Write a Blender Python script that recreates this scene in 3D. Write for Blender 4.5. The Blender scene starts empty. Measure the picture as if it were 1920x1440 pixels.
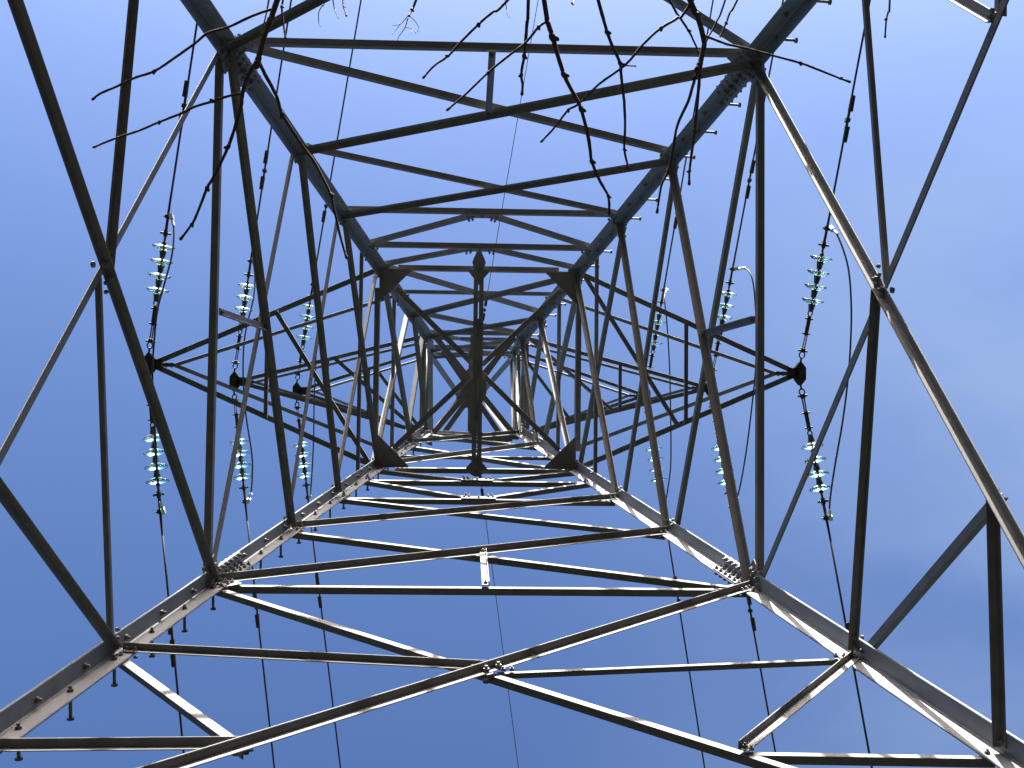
import bpy, math, random
from mathutils import Vector, Matrix

# ------------------------------------------------------------------ camera, sky, sun
SC = bpy.context.scene
COL = SC.collection
S = 1.7            # metres per survey unit
EYE = 1.6          # camera height over the ground

def P(x, y, h):
    """survey coordinates (x right, y ahead, h above the eye) -> world metres"""
    return Vector((x * S, -y * S, EYE + h * S))

CAM = P(-0.11722, -0.58693, 0)
right = Vector((0.99915248, -0.01140916, -0.03954928))
up = Vector((-0.01356199, -0.99841618, -0.05460035))
fwd = Vector((0.0388637, -0.05509044, 0.99772474))
cd = bpy.data.cameras.new('camera')
cam = bpy.data.objects.new('camera', cd)
COL.objects.link(cam)
m = Matrix((right, up, -fwd)).transposed().to_4x4()
m.translation = CAM
cam.matrix_world = m
cd.sensor_fit = 'HORIZONTAL'
cd.sensor_width = 36.0
cd.lens = 2522.644 / 1920 * 36
cd.clip_start = 0.05
cd.clip_end = 3000
SC.camera = cam
SC.view_settings.view_transform = 'Standard'
SC.view_settings.look = 'None'
SC.view_settings.exposure = 2.3
SC.view_settings.gamma = 1.0

SUN_EL = math.radians(33.0)
SUNX = 0.068                                   # eastward lean of the sun direction
_h = math.cos(SUN_EL)
sun_dir = Vector((SUNX, -math.sqrt(_h * _h - SUNX * SUNX), math.sin(SUN_EL)))
world = bpy.data.worlds.new('World')
SC.world = world
world.use_nodes = True
wt = world.node_tree
bg = wt.nodes['Background']
sky = wt.nodes.new('ShaderNodeTexSky')
sky.sky_type = 'NISHITA'
sky.sun_disc = False
sky.sun_elevation = SUN_EL
sky.sun_rotation = math.atan2(sun_dir.x, sun_dir.y)
sky.altitude = 200
sky.air_density = 1.0
sky.dust_density = 2.6
sky.ozone_density = 1.6
bg.inputs['Strength'].default_value = 0.05
gm = wt.nodes.new('ShaderNodeGamma'); gm.inputs['Gamma'].default_value = 1.55
wt.links.new(sky.outputs['Color'], gm.inputs['Color'])
# thin high cloud veil thickening towards +x
tc = wt.nodes.new('ShaderNodeTexCoord')
mp = wt.nodes.new('ShaderNodeMapping'); mp.inputs['Scale'].default_value = (1.3, 2.4, 1.0)
mp.inputs['Rotation'].default_value = (0, 0, 0.5); mp.inputs['Location'].default_value = (0.35, 0.1, 0.0)
nz = wt.nodes.new('ShaderNodeTexNoise'); nz.inputs['Scale'].default_value = 2.6
nz.inputs['Detail'].default_value = 5; nz.inputs['Roughness'].default_value = 0.5
sp = wt.nodes.new('ShaderNodeSeparateXYZ')
r0 = wt.nodes.new('ShaderNodeMapRange'); r0.interpolation_type = 'SMOOTHSTEP'
r0.inputs['From Min'].default_value = 0.02; r0.inputs['From Max'].default_value = 0.42
r0.inputs['To Min'].default_value = 0.0; r0.inputs['To Max'].default_value = 0.55
r1 = wt.nodes.new('ShaderNodeMapRange')
r1.inputs['From Min'].default_value = 0.3; r1.inputs['From Max'].default_value = 0.7
r1.inputs['To Min'].default_value = 0.15; r1.inputs['To Max'].default_value = 1.0
mu = wt.nodes.new('ShaderNodeMath'); mu.operation = 'MULTIPLY'
mx = wt.nodes.new('ShaderNodeMix'); mx.data_type = 'RGBA'
mx.inputs['B'].default_value = (1.85, 2.45, 3.6, 1)
wt.links.new(tc.outputs['Generated'], mp.inputs['Vector'])
wt.links.new(tc.outputs['Generated'], sp.inputs['Vector'])
wt.links.new(mp.outputs['Vector'], nz.inputs['Vector'])
wt.links.new(sp.outputs['X'], r0.inputs['Value'])
wt.links.new(nz.outputs['Fac'], r1.inputs['Value'])
wt.links.new(r0.outputs['Result'], mu.inputs[0]); wt.links.new(r1.outputs['Result'], mu.inputs[1])
wt.links.new(mu.outputs['Value'], mx.inputs['Factor'])
dm = wt.nodes.new('ShaderNodeVectorMath'); dm.operation = 'SCALE'; dm.inputs['Scale'].default_value = 0.735
wt.links.new(gm.outputs['Color'], dm.inputs[0])
wt.links.new(dm.outputs['Vector'], mx.inputs['A'])
wt.links.new(mx.outputs['Result'], bg.inputs['Color'])

sl = bpy.data.lights.new('sun', 'SUN')
sl.energy = 5.0
sl.angle = math.radians(0.5)
sl.color = (1.0, 0.975, 0.93)
sun = bpy.data.objects.new('sun', sl)
COL.objects.link(sun)
sun.rotation_mode = 'QUATERNION'
sun.rotation_quaternion = sun_dir.to_track_quat('Z', 'Y')
sun.location = (0, -20, 40)

random.seed(7)

# ------------------------------------------------------------------ materials
def nodes(name):
    mt = bpy.data.materials.new(name)
    mt.use_nodes = True
    nt = mt.node_tree
    return mt, nt, nt.nodes['Principled BSDF']

def mottled(name, c1, c2, scale=8.0, rough=0.6, metal=0.0, spots=None, bump=0.0, spec=0.4):
    mt, nt, b = nodes(name)
    tc = nt.nodes.new('ShaderNodeTexCoord')
    n1 = nt.nodes.new('ShaderNodeTexNoise'); n1.inputs['Scale'].default_value = scale
    n1.inputs['Detail'].default_value = 8; n1.inputs['Roughness'].default_value = 0.65
    r1 = nt.nodes.new('ShaderNodeValToRGB')
    r1.color_ramp.elements[0].position = 0.32; r1.color_ramp.elements[0].color = (*c1, 1)
    r1.color_ramp.elements[1].position = 0.68; r1.color_ramp.elements[1].color = (*c2, 1)
    nt.links.new(tc.outputs['Object'], n1.inputs['Vector'])
    nt.links.new(n1.outputs['Fac'], r1.inputs['Fac'])
    out = r1.outputs['Color']
    if spots:
        n2 = nt.nodes.new('ShaderNodeTexNoise'); n2.inputs['Scale'].default_value = scale * 5
        n2.inputs['Detail'].default_value = 5
        mr = nt.nodes.new('ShaderNodeMapRange')
        mr.inputs['From Min'].default_value = 0.66; mr.inputs['From Max'].default_value = 0.74
        mx = nt.nodes.new('ShaderNodeMix'); mx.data_type = 'RGBA'
        mx.inputs['B'].default_value = (*spots, 1)
        nt.links.new(tc.outputs['Object'], n2.inputs['Vector'])
        nt.links.new(n2.outputs['Fac'], mr.inputs['Value'])
        nt.links.new(mr.outputs['Result'], mx.inputs['Factor'])
        nt.links.new(out, mx.inputs['A'])
        out = mx.outputs['Result']
    nt.links.new(out, b.inputs['Base Color'])
    b.inputs['Roughness'].default_value = rough
    b.inputs['Metallic'].default_value = metal
    b.inputs['Specular IOR Level'].default_value = spec
    if bump:
        bp = nt.nodes.new('ShaderNodeBump'); bp.inputs['Strength'].default_value = bump
        bp.inputs['Distance'].default_value = 0.004
        nt.links.new(n1.outputs['Fac'], bp.inputs['Height'])
        nt.links.new(bp.outputs['Normal'], b.inputs['Normal'])
    return mt

STEEL = mottled('weathered_galvanised_steel', (0.115, 0.113, 0.111), (0.158, 0.156, 0.154), 7, 0.62, 0.0, (0.13, 0.115, 0.10), 0.15, 0.3)
STEEL2 = mottled('leg_steel', (0.116, 0.121, 0.128), (0.158, 0.164, 0.172), 4, 0.55, 0.0, (0.24, 0.21, 0.18), 0.12, 0.35)
BOLT = mottled('bolt_steel', (0.09, 0.088, 0.085), (0.17, 0.165, 0.16), 40, 0.45, 0.3)
IRON = mottled('rusted_fitting_iron', (0.035, 0.027, 0.023), (0.08, 0.06, 0.048), 30, 0.65, 0.2)
CAPM = mottled('insulator_cap_iron', (0.04, 0.034, 0.03), (0.09, 0.08, 0.07), 35, 0.5, 0.3)
ALU = mottled('aluminium_conductor', (0.045, 0.045, 0.052), (0.08, 0.08, 0.09), 30, 0.5, 0.4)
ALUB = mottled('bright_aluminium', (0.50, 0.50, 0.50), (0.68, 0.68, 0.68), 20, 0.35, 0.5)
BARK = mottled('twig_bark', (0.03, 0.017, 0.015), (0.075, 0.046, 0.04), 60, 0.75, 0.0, (0.02, 0.014, 0.012), 0.4, 0.3)
TRUNK = mottled('trunk_bark', (0.06, 0.045, 0.035), (0.16, 0.13, 0.10), 12, 0.9, 0.0, None, 0.8, 0.2)
CONC = mottled('footing_concrete', (0.26, 0.25, 0.23), (0.40, 0.39, 0.36), 9, 0.9, 0.0, (0.14, 0.14, 0.12), 0.4, 0.2)
GRASSM = mottled('grass_ground', (0.013, 0.014, 0.012), (0.030, 0.031, 0.028), 2.2, 0.95, 0.0, (0.04, 0.036, 0.031), 0.5, 0.1)
NEEDLE = mottled('evergreen_needles', (0.012, 0.020, 0.009), (0.030, 0.042, 0.020), 1.5, 0.85, 0.0, None, 0, 0.15)
BLADE = mottled('grass_blades', (0.035, 0.06, 0.016), (0.09, 0.11, 0.035), 3.0, 0.8, 0.0, None, 0, 0.2)
GLASS, _gt, _gb = nodes('green_insulator_glass')
_gb.inputs['Base Color'].default_value = (0.48, 0.80, 0.74, 1)
_gb.inputs['Roughness'].default_value = 0.06
_gb.inputs['IOR'].default_value = 1.45
_gb.inputs['Transmission Weight'].default_value = 1.0
_gn = _gt.nodes.new('ShaderNodeTexNoise'); _gn.inputs['Scale'].default_value = 30
_gm = _gt.nodes.new('ShaderNodeMapRange'); _gm.inputs['To Min'].default_value = 0.03; _gm.inputs['To Max'].default_value = 0.16
_gt.links.new(_gn.outputs['Fac'], _gm.inputs['Value']); _gt.links.new(_gm.outputs['Result'], _gb.inputs['Roughness'])

# ------------------------------------------------------------------ mesh helpers
class MB:
    def __init__(self):
        self.v = []; self.f = []
    def poly_prism(self, ring0, ring1):
        n = len(ring0); b = len(self.v)
        self.v += list(ring0) + list(ring1)
        for i in range(n):
            j = (i + 1) % n
            self.f.append((b + i, b + j, b + n + j, b + n + i))
        self.f.append(tuple(b + i for i in reversed(range(n))))
        self.f.append(tuple(b + n + i for i in range(n)))
    def angle(self, A, B, n1, n2, w1, w2, t):
        """rolled steel angle: heel on A-B, legs along n1 and n2"""
        d = (B - A).normalized()
        n1 = (n1 - d * n1.dot(d)).normalized()
        n2 = n2 - d * n2.dot(d); n2 = (n2 - n1 * n2.dot(n1)).normalized()
        c = t * 0.55; r = t * 0.5
        prof = [(0, c), (c * .3, c * .3), (c, 0), (w1, 0), (w1, t * .6), (w1 - t * .4, t), (t + r, t), (t, t + r), (t, w2 - t * .4), (t * .6, w2), (0, w2)]
        if n1.cross(n2).dot(d) < 0: prof = prof[::-1]
        self.poly_prism([A + n1 * a + n2 * b for a, b in prof], [B + n1 * a + n2 * b for a, b in prof])
    def box(self, A, B, n1, n2, w1, w2):
        d = (B - A).normalized()
        n1 = (n1 - d * n1.dot(d)).normalized(); n2 = d.cross(n1)if n2 is None else n2
        n2 = n2 - d * n2.dot(d); n2 = (n2 - n1 * n2.dot(n1)).normalized()
        q = [(-w1, -w2), (w1, -w2), (w1, w2), (-w1, w2)]
        if n1.cross(n2).dot(d) < 0: q = q[::-1]
        self.poly_prism([A + n1 * a / 2 + n2 * b / 2 for a, b in q], [B + n1 * a / 2 + n2 * b / 2 for a, b in q])
    def cyl(self, A, B, r0, r1=None, n=8):
        r1 = r0 if r1 is None else r1
        d = (B - A).normalized(); u = d.orthogonal().normalized(); w = d.cross(u)
        cs = [(math.cos(2 * math.pi * i / n), math.sin(2 * math.pi * i / n)) for i in range(n)]
        self.poly_prism([A + (u * a + w * b) * r0 for a, b in cs], [B + (u * a + w * b) * r1 for a, b in cs])
    def plate(self, pts, nrm, t):
        nrm = nrm.normalized()
        a = [p for p in pts]
        ar = sum(((a[i] - a[0]).cross(a[(i + 1) % len(a)] - a[0]) for i in range(len(a))), Vector())
        if ar.dot(nrm) < 0: a = a[::-1]
        self.poly_prism(a, [p + nrm * t for p in a])
    def bolt(self, p, nrm, r=0.014, hh=0.013, shank=0.0, back=0.0):
        """hex head standing on a surface at p, optional nut on the other side"""
        nrm = nrm.normalized()
        self.cyl(p - nrm * 0.002, p + nrm * hh, r, r, 6)
        if shank: self.cyl(p, p + nrm * (hh + shank), r * .5, r * .5, 6)
        if back: self.cyl(p - nrm * (back + hh), p - nrm * back, r, r, 6)
    def tube(self, pts, rad, n=8):
        """continuous tube through pts with a radius per point"""
        b = len(self.v); k = len(pts)
        prev = None
        for i, p in enumerate(pts):
            d = (pts[min(i + 1, k - 1)] - pts[max(i - 1, 0)]).normalized()
            if prev is None: u = d.orthogonal().normalized()
            else: u = (prev - d * prev.dot(d)).normalized()
            prev = u; w = d.cross(u)
            r = rad[i] if isinstance(rad, (list, tuple)) else rad
            for j in range(n):
                a = 2 * math.pi * j / n
                self.v.append(p + (u * math.cos(a) + w * math.sin(a)) * r)
        for i in range(k - 1):
            for j in range(n):
                jj = (j + 1) % n
                self.f.append((b + i * n + j, b + i * n + jj, b + (i + 1) * n + jj, b + (i + 1) * n + j))
        self.f.append(tuple(b + j for j in reversed(range(n))))
        self.f.append(tuple(b + (k - 1) * n + j for j in range(n)))
    def lathe(self, O, ax, prof, n=28):
        """prof: list of (distance along ax, radius) closed outline"""
        ax = ax.normalized(); u = ax.orthogonal().normalized(); w = ax.cross(u)
        b = len(self.v); k = len(prof)
        for (a, r) in prof:
            for j in range(n):
                t = 2 * math.pi * j / n
                self.v.append(O + ax * a + (u * math.cos(t) + w * math.sin(t)) * r)
        for i in range(k):
            ii = (i + 1) % k
            for j in range(n):
                jj = (j + 1) % n
                self.f.append((b + i * n + j, b + i * n + jj, b + ii * n + jj, b + ii * n + j))
    def ball(self, c, r, n=8, stretch=None):
        prof = []
        ax = (stretch or Vector((0, 0, 1)))
        L = r * (1.5 if stretch else 1)
        pts = [c + ax.normalized() * (-L + 2 * L * i / 6) for i in range(7)]
        rr = [max(r * math.sqrt(max(0, 1 - (-1 + 2 * i / 6) ** 2)), r * .12) for i in range(7)]
        self.tube(pts, rr, n)
    def ring(self, c, nrm, R, r, n=14, squash=1.0, ax=None):
        nrm = nrm.normalized(); u = (ax or nrm.orthogonal()).normalized(); w = nrm.cross(u)
        b = len(self.v); q = 6
        for i in range(n):
            t = 2 * math.pi * i / n
            rad = u * math.cos(t) * R * squash + w * math.sin(t) * R
            e = rad.normalized()
            for j in range(q):
                s = 2 * math.pi * j / q
                self.v.append(c + rad + e * math.cos(s) * r + nrm * math.sin(s) * r)
        for i in range(n):
            for j in range(q):
                self.f.append((b + i * q + j, b + ((i + 1) % n) * q + j, b + ((i + 1) % n) * q + (j + 1) % q, b + i * q + (j + 1) % q))
    def build(self, name, mat, parent=None, smooth=False, origin=None):
        me = bpy.data.meshes.new(name)
        o0 = origin or Vector((0, 0, 0))
        me.from_pydata([tuple(v - o0) for v in self.v], [], self.f)
        me.materials.append(mat)
        if smooth:
            for p in me.polygons: p.use_smooth = True
        me.update()
        o = bpy.data.objects.new(name, me)
        COL.objects.link(o)
        if parent is not None:
            o.parent = parent
        o.location = o0
        return o

def fix_normals(o):
    import bmesh
    bm = bmesh.new(); bm.from_mesh(o.data)
    bmesh.ops.recalc_face_normals(bm, faces=bm.faces)
    bm.to_mesh(o.data); bm.free()

def tag(o, label=None, cat=None, group=None, kind=None):
    if label: o['label'] = label
    if cat: o['category'] = cat
    if group: o['group'] = group
    if kind: o['kind'] = kind
    return o

def empty(name, loc=(0, 0, 0)):
    o = bpy.data.objects.new(name, None)
    COL.objects.link(o); o.location = loc
    o.empty_display_size = 0.3
    return o

def child(mb, name, mat, parent, smooth=False):
    """build in world coordinates under a parent that sits elsewhere"""
    o = mb.build(name, mat, parent, smooth)
    o.location = -parent_world(parent)
    return o

def parent_world(p):
    t = Vector((0, 0, 0))
    while p is not None:
        t += p.location; p = p.parent
    return t

# ------------------------------------------------------------------ ground
g = MB()
N = 60; R = 1400
vv = []
for i in range(N + 1):
    for j in range(N + 1):
        a = (i / N * 2 - 1); b = (j / N * 2 - 1)
        x = R * a * abs(a) ** 1.6; y = R * b * abs(b) ** 1.6
        d = math.hypot(x, y)
        z = (0.5 * math.sin(x * .07 + 1) * math.cos(y * .06) + 2.5 * math.sin(x * .011) * math.cos(y * .013 + 1)) * min(1, max(0, (d - 7) / 25))
        vv.append(Vector((x, y, z)))
g.v = vv
for i in range(N):
    for j in range(N):
        g.f.append((i * (N + 1) + j, (i + 1) * (N + 1) + j, (i + 1) * (N + 1) + j + 1, i * (N + 1) + j + 1))
go = g.build('ground', GRASSM, None, True)
tag(go, kind='structure')
gb = MB()
for k in range(5200):
    r = 9 * math.sqrt(random.random()); a = random.random() * 6.283
    x, y = r * math.cos(a), r * math.sin(a)
    hgt = random.uniform(.06, .22); t = random.random() * 6.28; w = .006
    dx, dy = math.cos(t) * w, math.sin(t) * w; lx, ly = random.uniform(-.06, .06), random.uniform(-.06, .06)
    b = len(gb.v)
    gb.v += [Vector((x - dx, y - dy, -.02)), Vector((x + dx, y + dy, -.02)), Vector((x + dx * .7 + lx * .4, y + dy * .7 + ly * .4, hgt * .6)), Vector((x + lx, y + ly, hgt)), Vector((x - dx * .7 + lx * .4, y - dy * .7 + ly * .4, hgt * .6))]
    gb.f.append((b, b + 1, b + 2, b + 3, b + 4))
gr = gb.build('grass', BLADE)
tag(gr, kind='stuff')

# evergreen ring added out of view to block low skylight from the steel
wd = MB()
rs = random.Random(11)
for ring_, n_, rad_ in ((0, 30, 21), (1, 36, 27), (2, 40, 35)):
    for k in range(n_):
        a = (k + rs.uniform(-.3, .3)) / n_ * 2 * math.pi
        r_ = rad_ + rs.uniform(-1.5, 2.5)
        x, y = r_ * math.cos(a), r_ * math.sin(a)
        H_ = rs.uniform(22, 27) + ring_ * 1.5
        if y < 0 and abs(math.atan2(x, -y)) < .5: H_ *= .56      # lower towards the sun
        w_ = H_ * rs.uniform(.15, .19)
        b0 = len(wd.v)
        wd.cyl(Vector((x, y, -.5)), Vector((x, y, H_ * .9)), .22, .03, 7)
        L_ = 11
        for q in range(L_):
            z0 = H_ * (.07 + .84 * q / L_); z1 = z0 + H_ * .17
            rr_ = w_ * (1 - q / L_) ** .8 + .25
            b = len(wd.v); m2 = 22
            for j in range(m2):
                t = 2 * math.pi * (j + rs.uniform(-.2, .2)) / m2; e = rr_ * (rs.uniform(.85, 1.15) if j % 2 else rs.uniform(.5, .7))
                wd.v.append(Vector((x + e * math.cos(t), y + e * math.sin(t), z0 - (.25 if j % 2 else -.25) * rr_ * .5)))
            wd.v.append(Vector((x, y, min(z1, H_))))
            for j in range(m2): wd.f.append((b + j, b + (j + 1) % m2, b + m2))
wo = wd.build('skylight_blocking_trees', NEEDLE)
tag(wo, kind='stuff')

# ------------------------------------------------------------------ transmission tower
LV = dict(B=5.5557, C=6.7269, C2=7.7375, L5=8.4135, D=8.88, E=9.5419, L7=10.105, W=10.8236, F=11.33,
          T=12.24, T2=13.0, L1=4.569, X=4.374, L0=3.639, LF=2.79, G=-0.94)
K, HH = 0.272658, 13.748626
def half(h): return 0.5 * K * (HH - min(h, LV['W']))
def hv(k): return LV[k] if isinstance(k, str) else k
CORN = [(-1, 1), (1, 1), (1, -1), (-1, -1)]        # clockwise as seen from below
def corner(i, k):
    h = hv(k); a = half(h); sx, sy = CORN[i % 4]
    return P(sx * a, sy * a, h)
INW = [P(0, -1, 0) - P(0, 0, 0), P(-1, 0, 0) - P(0, 0, 0), P(0, 1, 0) - P(0, 0, 0), P(1, 0, 0) - P(0, 0, 0)]
INW = [v.normalized() for v in INW]                # inward horizontal normal of face i (corner i -> i+1)
def face_normal(i, h):
    n = INW[i].copy()
    if h < LV['W']:
        n = (n + Vector((0, 0, -K / 2))).normalized()
    return n
UPV = Vector((0, 0, 1))

tower = empty('lattice_tower', (0, 0, 0))
tag(tower, 'tall grey steel lattice pylon seen from inside its base, with three pairs of cross arms', 'pylon')
_jit = [0]
def jit():
    _jit[0] = (_jit[0] + 1) % 7
    return 0.0012 * _jit[0]

def member(A, B, i, kind, w=0.065, t=0.006, trimA=0.05, trimB=0.05, wf=None, bolts=2, mb=None, hmid=None, nb=None):
    """face member of face i. kind 'in': heel on top, outstanding leg inward; 'out': heel at bottom, outstanding leg outward"""
    own = mb is None
    if own: mb = MB()
    d = (B - A).normalized()
    h = ((A.z + B.z) / 2 - EYE) / S
    nf = face_normal(i, h)                       # points inward
    upf = (UPV - d * UPV.dot(d)); upf = (upf - nf * upf.dot(nf)).normalized()
    wf = wf or w
    tl = 0.010
    if kind == 'in':
        off = nf * (tl + 0.001 + jit()) + upf * wf * .5
        a, b = A + d * trimA + off, B - d * trimB + off
        mb.angle(a, b, -upf, nf, wf, w, t)
        surf = tl + .001 + t + .004; outn = nf
        back = 0.03
    elif kind == 'out_high':                     # outstanding leg outward along the upper edge
        off = -nf * (0.001 + jit()) + upf * wf * .5
        a, b = A + d * trimA + off, B - d * trimB + off
        mb.angle(a, b, -upf, -nf, wf, w, t)
        surf = tl + .0015; outn = nf; back = 0.025
    else:
        off = -nf * (0.001 + jit()) - upf * wf * .5
        a, b = A + d * trimA + off, B - d * trimB + off
        mb.angle(a, b, upf, -nf, wf, w, t)
        surf = tl + .0015; outn = nf; back = 0.025
    # bolts through both ends
    if bolts:
        for (e, s, tr) in ((A, 1, trimA), (B, -1, trimB)):
            for q in range(bolts):
                c = e + d * s * (tr + .03 + .05 * q) + nf * surf + (upf * 0.004)
                mb.bolt(c, outn, .0135, .012, .010, back)
    return mb

def part(mb, name, mat=None, parent=None, label=None, smooth=False):
    o = mb.build(name, mat or STEEL, parent if parent is not None else tower, smooth)
    if label: o['label'] = label
    return o

# --- legs, with splice plates and step bolts
LEGW = 0.118
leg_objs = []
def face_at_corner(i):
    """the two faces meeting at corner i: face i (towards corner i+1) and face i-1 (towards corner i-1)"""
    return i % 4, (i - 1) % 4
for i in range(4):
    m_ = MB()
    fa, fb = face_at_corner(i)
    # along face fa the flange runs towards corner i+1
    ea = (corner(i + 1, 'B') - corner(i, 'B')); ea.z = 0; ea.normalize()
    eb = (corner(i - 1, 'B') - corner(i, 'B')); eb.z = 0; eb.normalize()
    for (lo, hi, w, t) in (('G', 'B', LEGW, .011), ('B', 'W', LEGW - .006, .010), ('W', 'T2', .085, .008)):
        A, B_ = corner(i, lo), corner(i, hi)
        m_.angle(A, B_, ea, eb, w, w, t)
    lg = part(m_, 'leg', STEEL2)
    leg_objs.append(lg)
    for (z0, z1, w, nb) in ((LV['B'] + .02, LV['B'] + .36, .085, 6), (LV['W'] + .06, LV['W'] + .36, .062, 6)):
        for (e, f) in ((ea, fa), (eb, fb)):
            m_ = MB()
            nf = face_normal(f, z0)
            A, B_ = corner(i, z0), corner(i, z1)
            d = (B_ - A).normalized()
            tt = .0105
            p0 = A + e * .022 + nf * (tt); p1 = B_ + e * .022 + nf * tt
            ee = (e - d * e.dot(d)).normalized()
            m_.plate([p0, p0 + ee * w, p1 + ee * w, p1], nf, .009)
            for q in range(nb):
                for r_ in (.28, .78):
                    c = p0 + (p1 - p0) * ((q + .5 + (.18 if r_ > .5 else -.1)) / nb) + ee * w * r_ + nf * .010
                    m_.bolt(c, nf, .0145, .014, .012, .032)
            part(m_, 'splice_plate', STEEL2, lg)
            # gusset at B carrying the braces
    if i in (1, 3):
        h0 = 3.81
        h = h0 - .333 * 14; k = 0
        while h < 12.7:
            step = (k % 2 == 0) if i == 3 else (k % 2 == 1)       # climbing bolts on one flange, plain bolts on the other
            if i == 3: f, e = (fb, eb) if step else (fa, ea)
            else: f, e = (fa, ea) if step else (fb, eb)
            bad = any(LV[b_] + .0 < h < LV[b_] + .36 for b_ in ('B', 'W'))
            if not bad and h > -.3:
                nf = face_normal(f, h)
                m_ = MB()
                pt = corner(i, h) + e * (.058 if h < LV['W'] else .05)
                m_.cyl(pt + nf * .010, pt + nf * .026, .018, .018, 6)
                m_.cyl(pt + nf * .024, pt + nf * .042, .0095, .0095, 8)
                m_.cyl(pt - nf * .016, pt, .017, .017, 6)
                if step:
                    m_.cyl(pt - nf * .125, pt, .0095, .0095, 8)
                    m_.cyl(pt - nf * .137, pt - nf * .123, .021, .021, 6)
                part(m_, 'step_bolt', BOLT, lg)
            h += .1665; k += 1

def hor(k, i, kind='out', w=.065, name='horizontal_brace', ta=.06, **kw):
    m_ = member(corner(i, k), corner(i + 1, k), i, kind, w, trimA=ta, trimB=ta, **kw)
    return part(m_, name)
def onface(i, u, k):
    """point on face i at level k, u from -1 (corner i) to 1 (corner i+1)"""
    a, b = corner(i, k), corner(i + 1, k)
    return a.lerp(b, (u + 1) / 2)

for i in range(4):
    # waist-high main panel: X braces B-C and C-C2
    hor('B', i, 'out', .050)
    for (lo, hi, w) in (('B', 'C', .058), ('C', 'C2', .053)):
        part(member(corner(i, hi), corner(i + 1, lo), i, 'in', w, bolts=2, trimA=.045, trimB=.045), 'diagonal_brace')
        part(member(corner(i, lo), corner(i + 1, hi), i, 'out_high' if i == 3 else 'out', w * (.88 if i % 2 == 0 else .68), bolts=2, trimA=.06, trimB=.06, wf=w * (.88 if i != 3 else .95)), 'diagonal_brace')
    # short post from the horizontal at B up to the crossing of the X
    xa = onface(i, -0.0, 'B'); s0, s1 = half(LV['B']), half(LV['C'])
    zc = LV['B'] + (LV['C'] - LV['B']) * s0 / (s0 + s1)
    top = onface(i, 0.0, zc)
    m_ = MB(); e = (corner(i + 1, 'B') - corner(i, 'B')).normalized(); nf = face_normal(i, 5.7)
    up_ = (top - xa).normalized(); o_ = nf * .022 - e * .026 - up_ * .04
    m_.angle(xa + o_, top + o_ + up_ * .07, e, nf, .052, .03, .006)
    for p_ in (xa + up_ * .0, top): m_.bolt(p_ + nf * .030, nf, .0145, .013, .01, .04)
    part(m_, 'post_brace')
    # K panels C2-L5-D
    if i % 2:                                   # side faces: one tall X from C2 to D, thin tie at L5
        hor('L5', i, 'out', .036)
        part(member(corner(i, 'D'), corner(i + 1, 'C2'), i, 'in', .052, bolts=2), 'diagonal_brace')
        part(member(corner(i, 'C2'), corner(i + 1, 'D'), i, 'out_high' if i == 3 else 'out', .045, bolts=2, trimA=.06, trimB=.06), 'diagonal_brace')
    else:
        hor('C2', i, 'out', .052); hor('L5', i, 'out', .054)
    for (hi_, lo_) in ((('L5', 'C2'), ('D', 'L5')) if i % 2 == 0 else ()):
        mid = onface(i, 0, lo_)
        for s, c in ((-1, corner(i, hi_)), (1, corner(i + 1, hi_))):
            q = mid + (c - mid).normalized() * .10 + UPV * .012
            if s < 0: mm = member(c, q, i, 'out', .05, trimA=.06, trimB=0, bolts=2)
            else: mm = member(q, c, i, 'out', .05, trimA=0, trimB=.06, bolts=2)
            part(mm, 'diagonal_brace')
        m_ = MB(); nf = face_normal(i, LV[lo_]); e = (corner(i + 1, lo_) - corner(i, lo_)).normalized()
        upf = (UPV - nf * UPV.dot(nf)).normalized()
        c0 = mid + nf * .002
        m_.plate([c0 - e * .17 - upf * .045, c0 + e * .17 - upf * .045, c0 + e * .17 + upf * .04, c0 + e * .09 + upf * .075, c0 - e * .09 + upf * .075, c0 - e * .17 + upf * .04], nf, .008)
        for q in (-.14, -.095, 0, .095, .14):
            m_.bolt(c0 + e * q + upf * (.022 if q else -.012) + nf * .008, nf, .0135, .012, .01, .03)
        part(m_, 'gusset_plate')
    # D-L7 and L7-W X panels with horizontal E on the crossing
    for (lo, hi, w) in (('D', 'L7', .056), ('L7', 'W', .054)):
        part(member(corner(i, hi), corner(i + 1, lo), i, 'in', w, bolts=2), 'diagonal_brace')
        part(member(corner(i, lo), corner(i + 1, hi), i, 'out', w, bolts=2), 'diagonal_brace')
    hor('E', i, 'out', .04)
    hor(8.95, i, 'out', .058, ta=.20)
    hor('W', i, 'out', .06); hor('F', i, 'out', .045); hor('T', i, 'out', .055); hor('T2', i, 'out', .05)
    for (lo, hi) in (('W', 'T'), ('T', 'T2')):
        part(member(corner(i, hi), corner(i + 1, lo), i, 'in', .045, .005), 'diagonal_brace')
        part(member(corner(i, lo), corner(i + 1, hi), i, 'out', .045, .005), 'diagonal_brace')
    # tall lower panel: X from B to the lower nodes, crossing at X
    c_up, c_lo = corner(i, 'B'), corner(i + 1, 'LF')
    c_up2, c_lo2 = corner(i + 1, 'B'), corner(i, 'LF')
    X_ = onface(i, 0, 'X'); nf = face_normal(i, LV['X']); e = (c_lo - c_up).normalized()
    m_ = member(c_up, c_lo, i, 'in', .052, .006, bolts=3)
    for q in (-.05, .05): m_.bolt(X_ + e * q + nf * .024 - UPV * .008, nf, .019, .016, .014, .05)
    part(m_, 'diagonal_brace')
    part(member(c_lo2, c_up2, i, 'out' if i % 2 == 0 else 'out_high', .043, .006, bolts=3, wf=.05 if i % 2 == 0 else .055), 'diagonal_brace')
    X_ = onface(i, 0, 'X')
    part(member(corner(i + 1, 'L1'), X_, i, 'in', .045, .006, .04, .03, bolts=2), 'secondary_brace')
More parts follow.
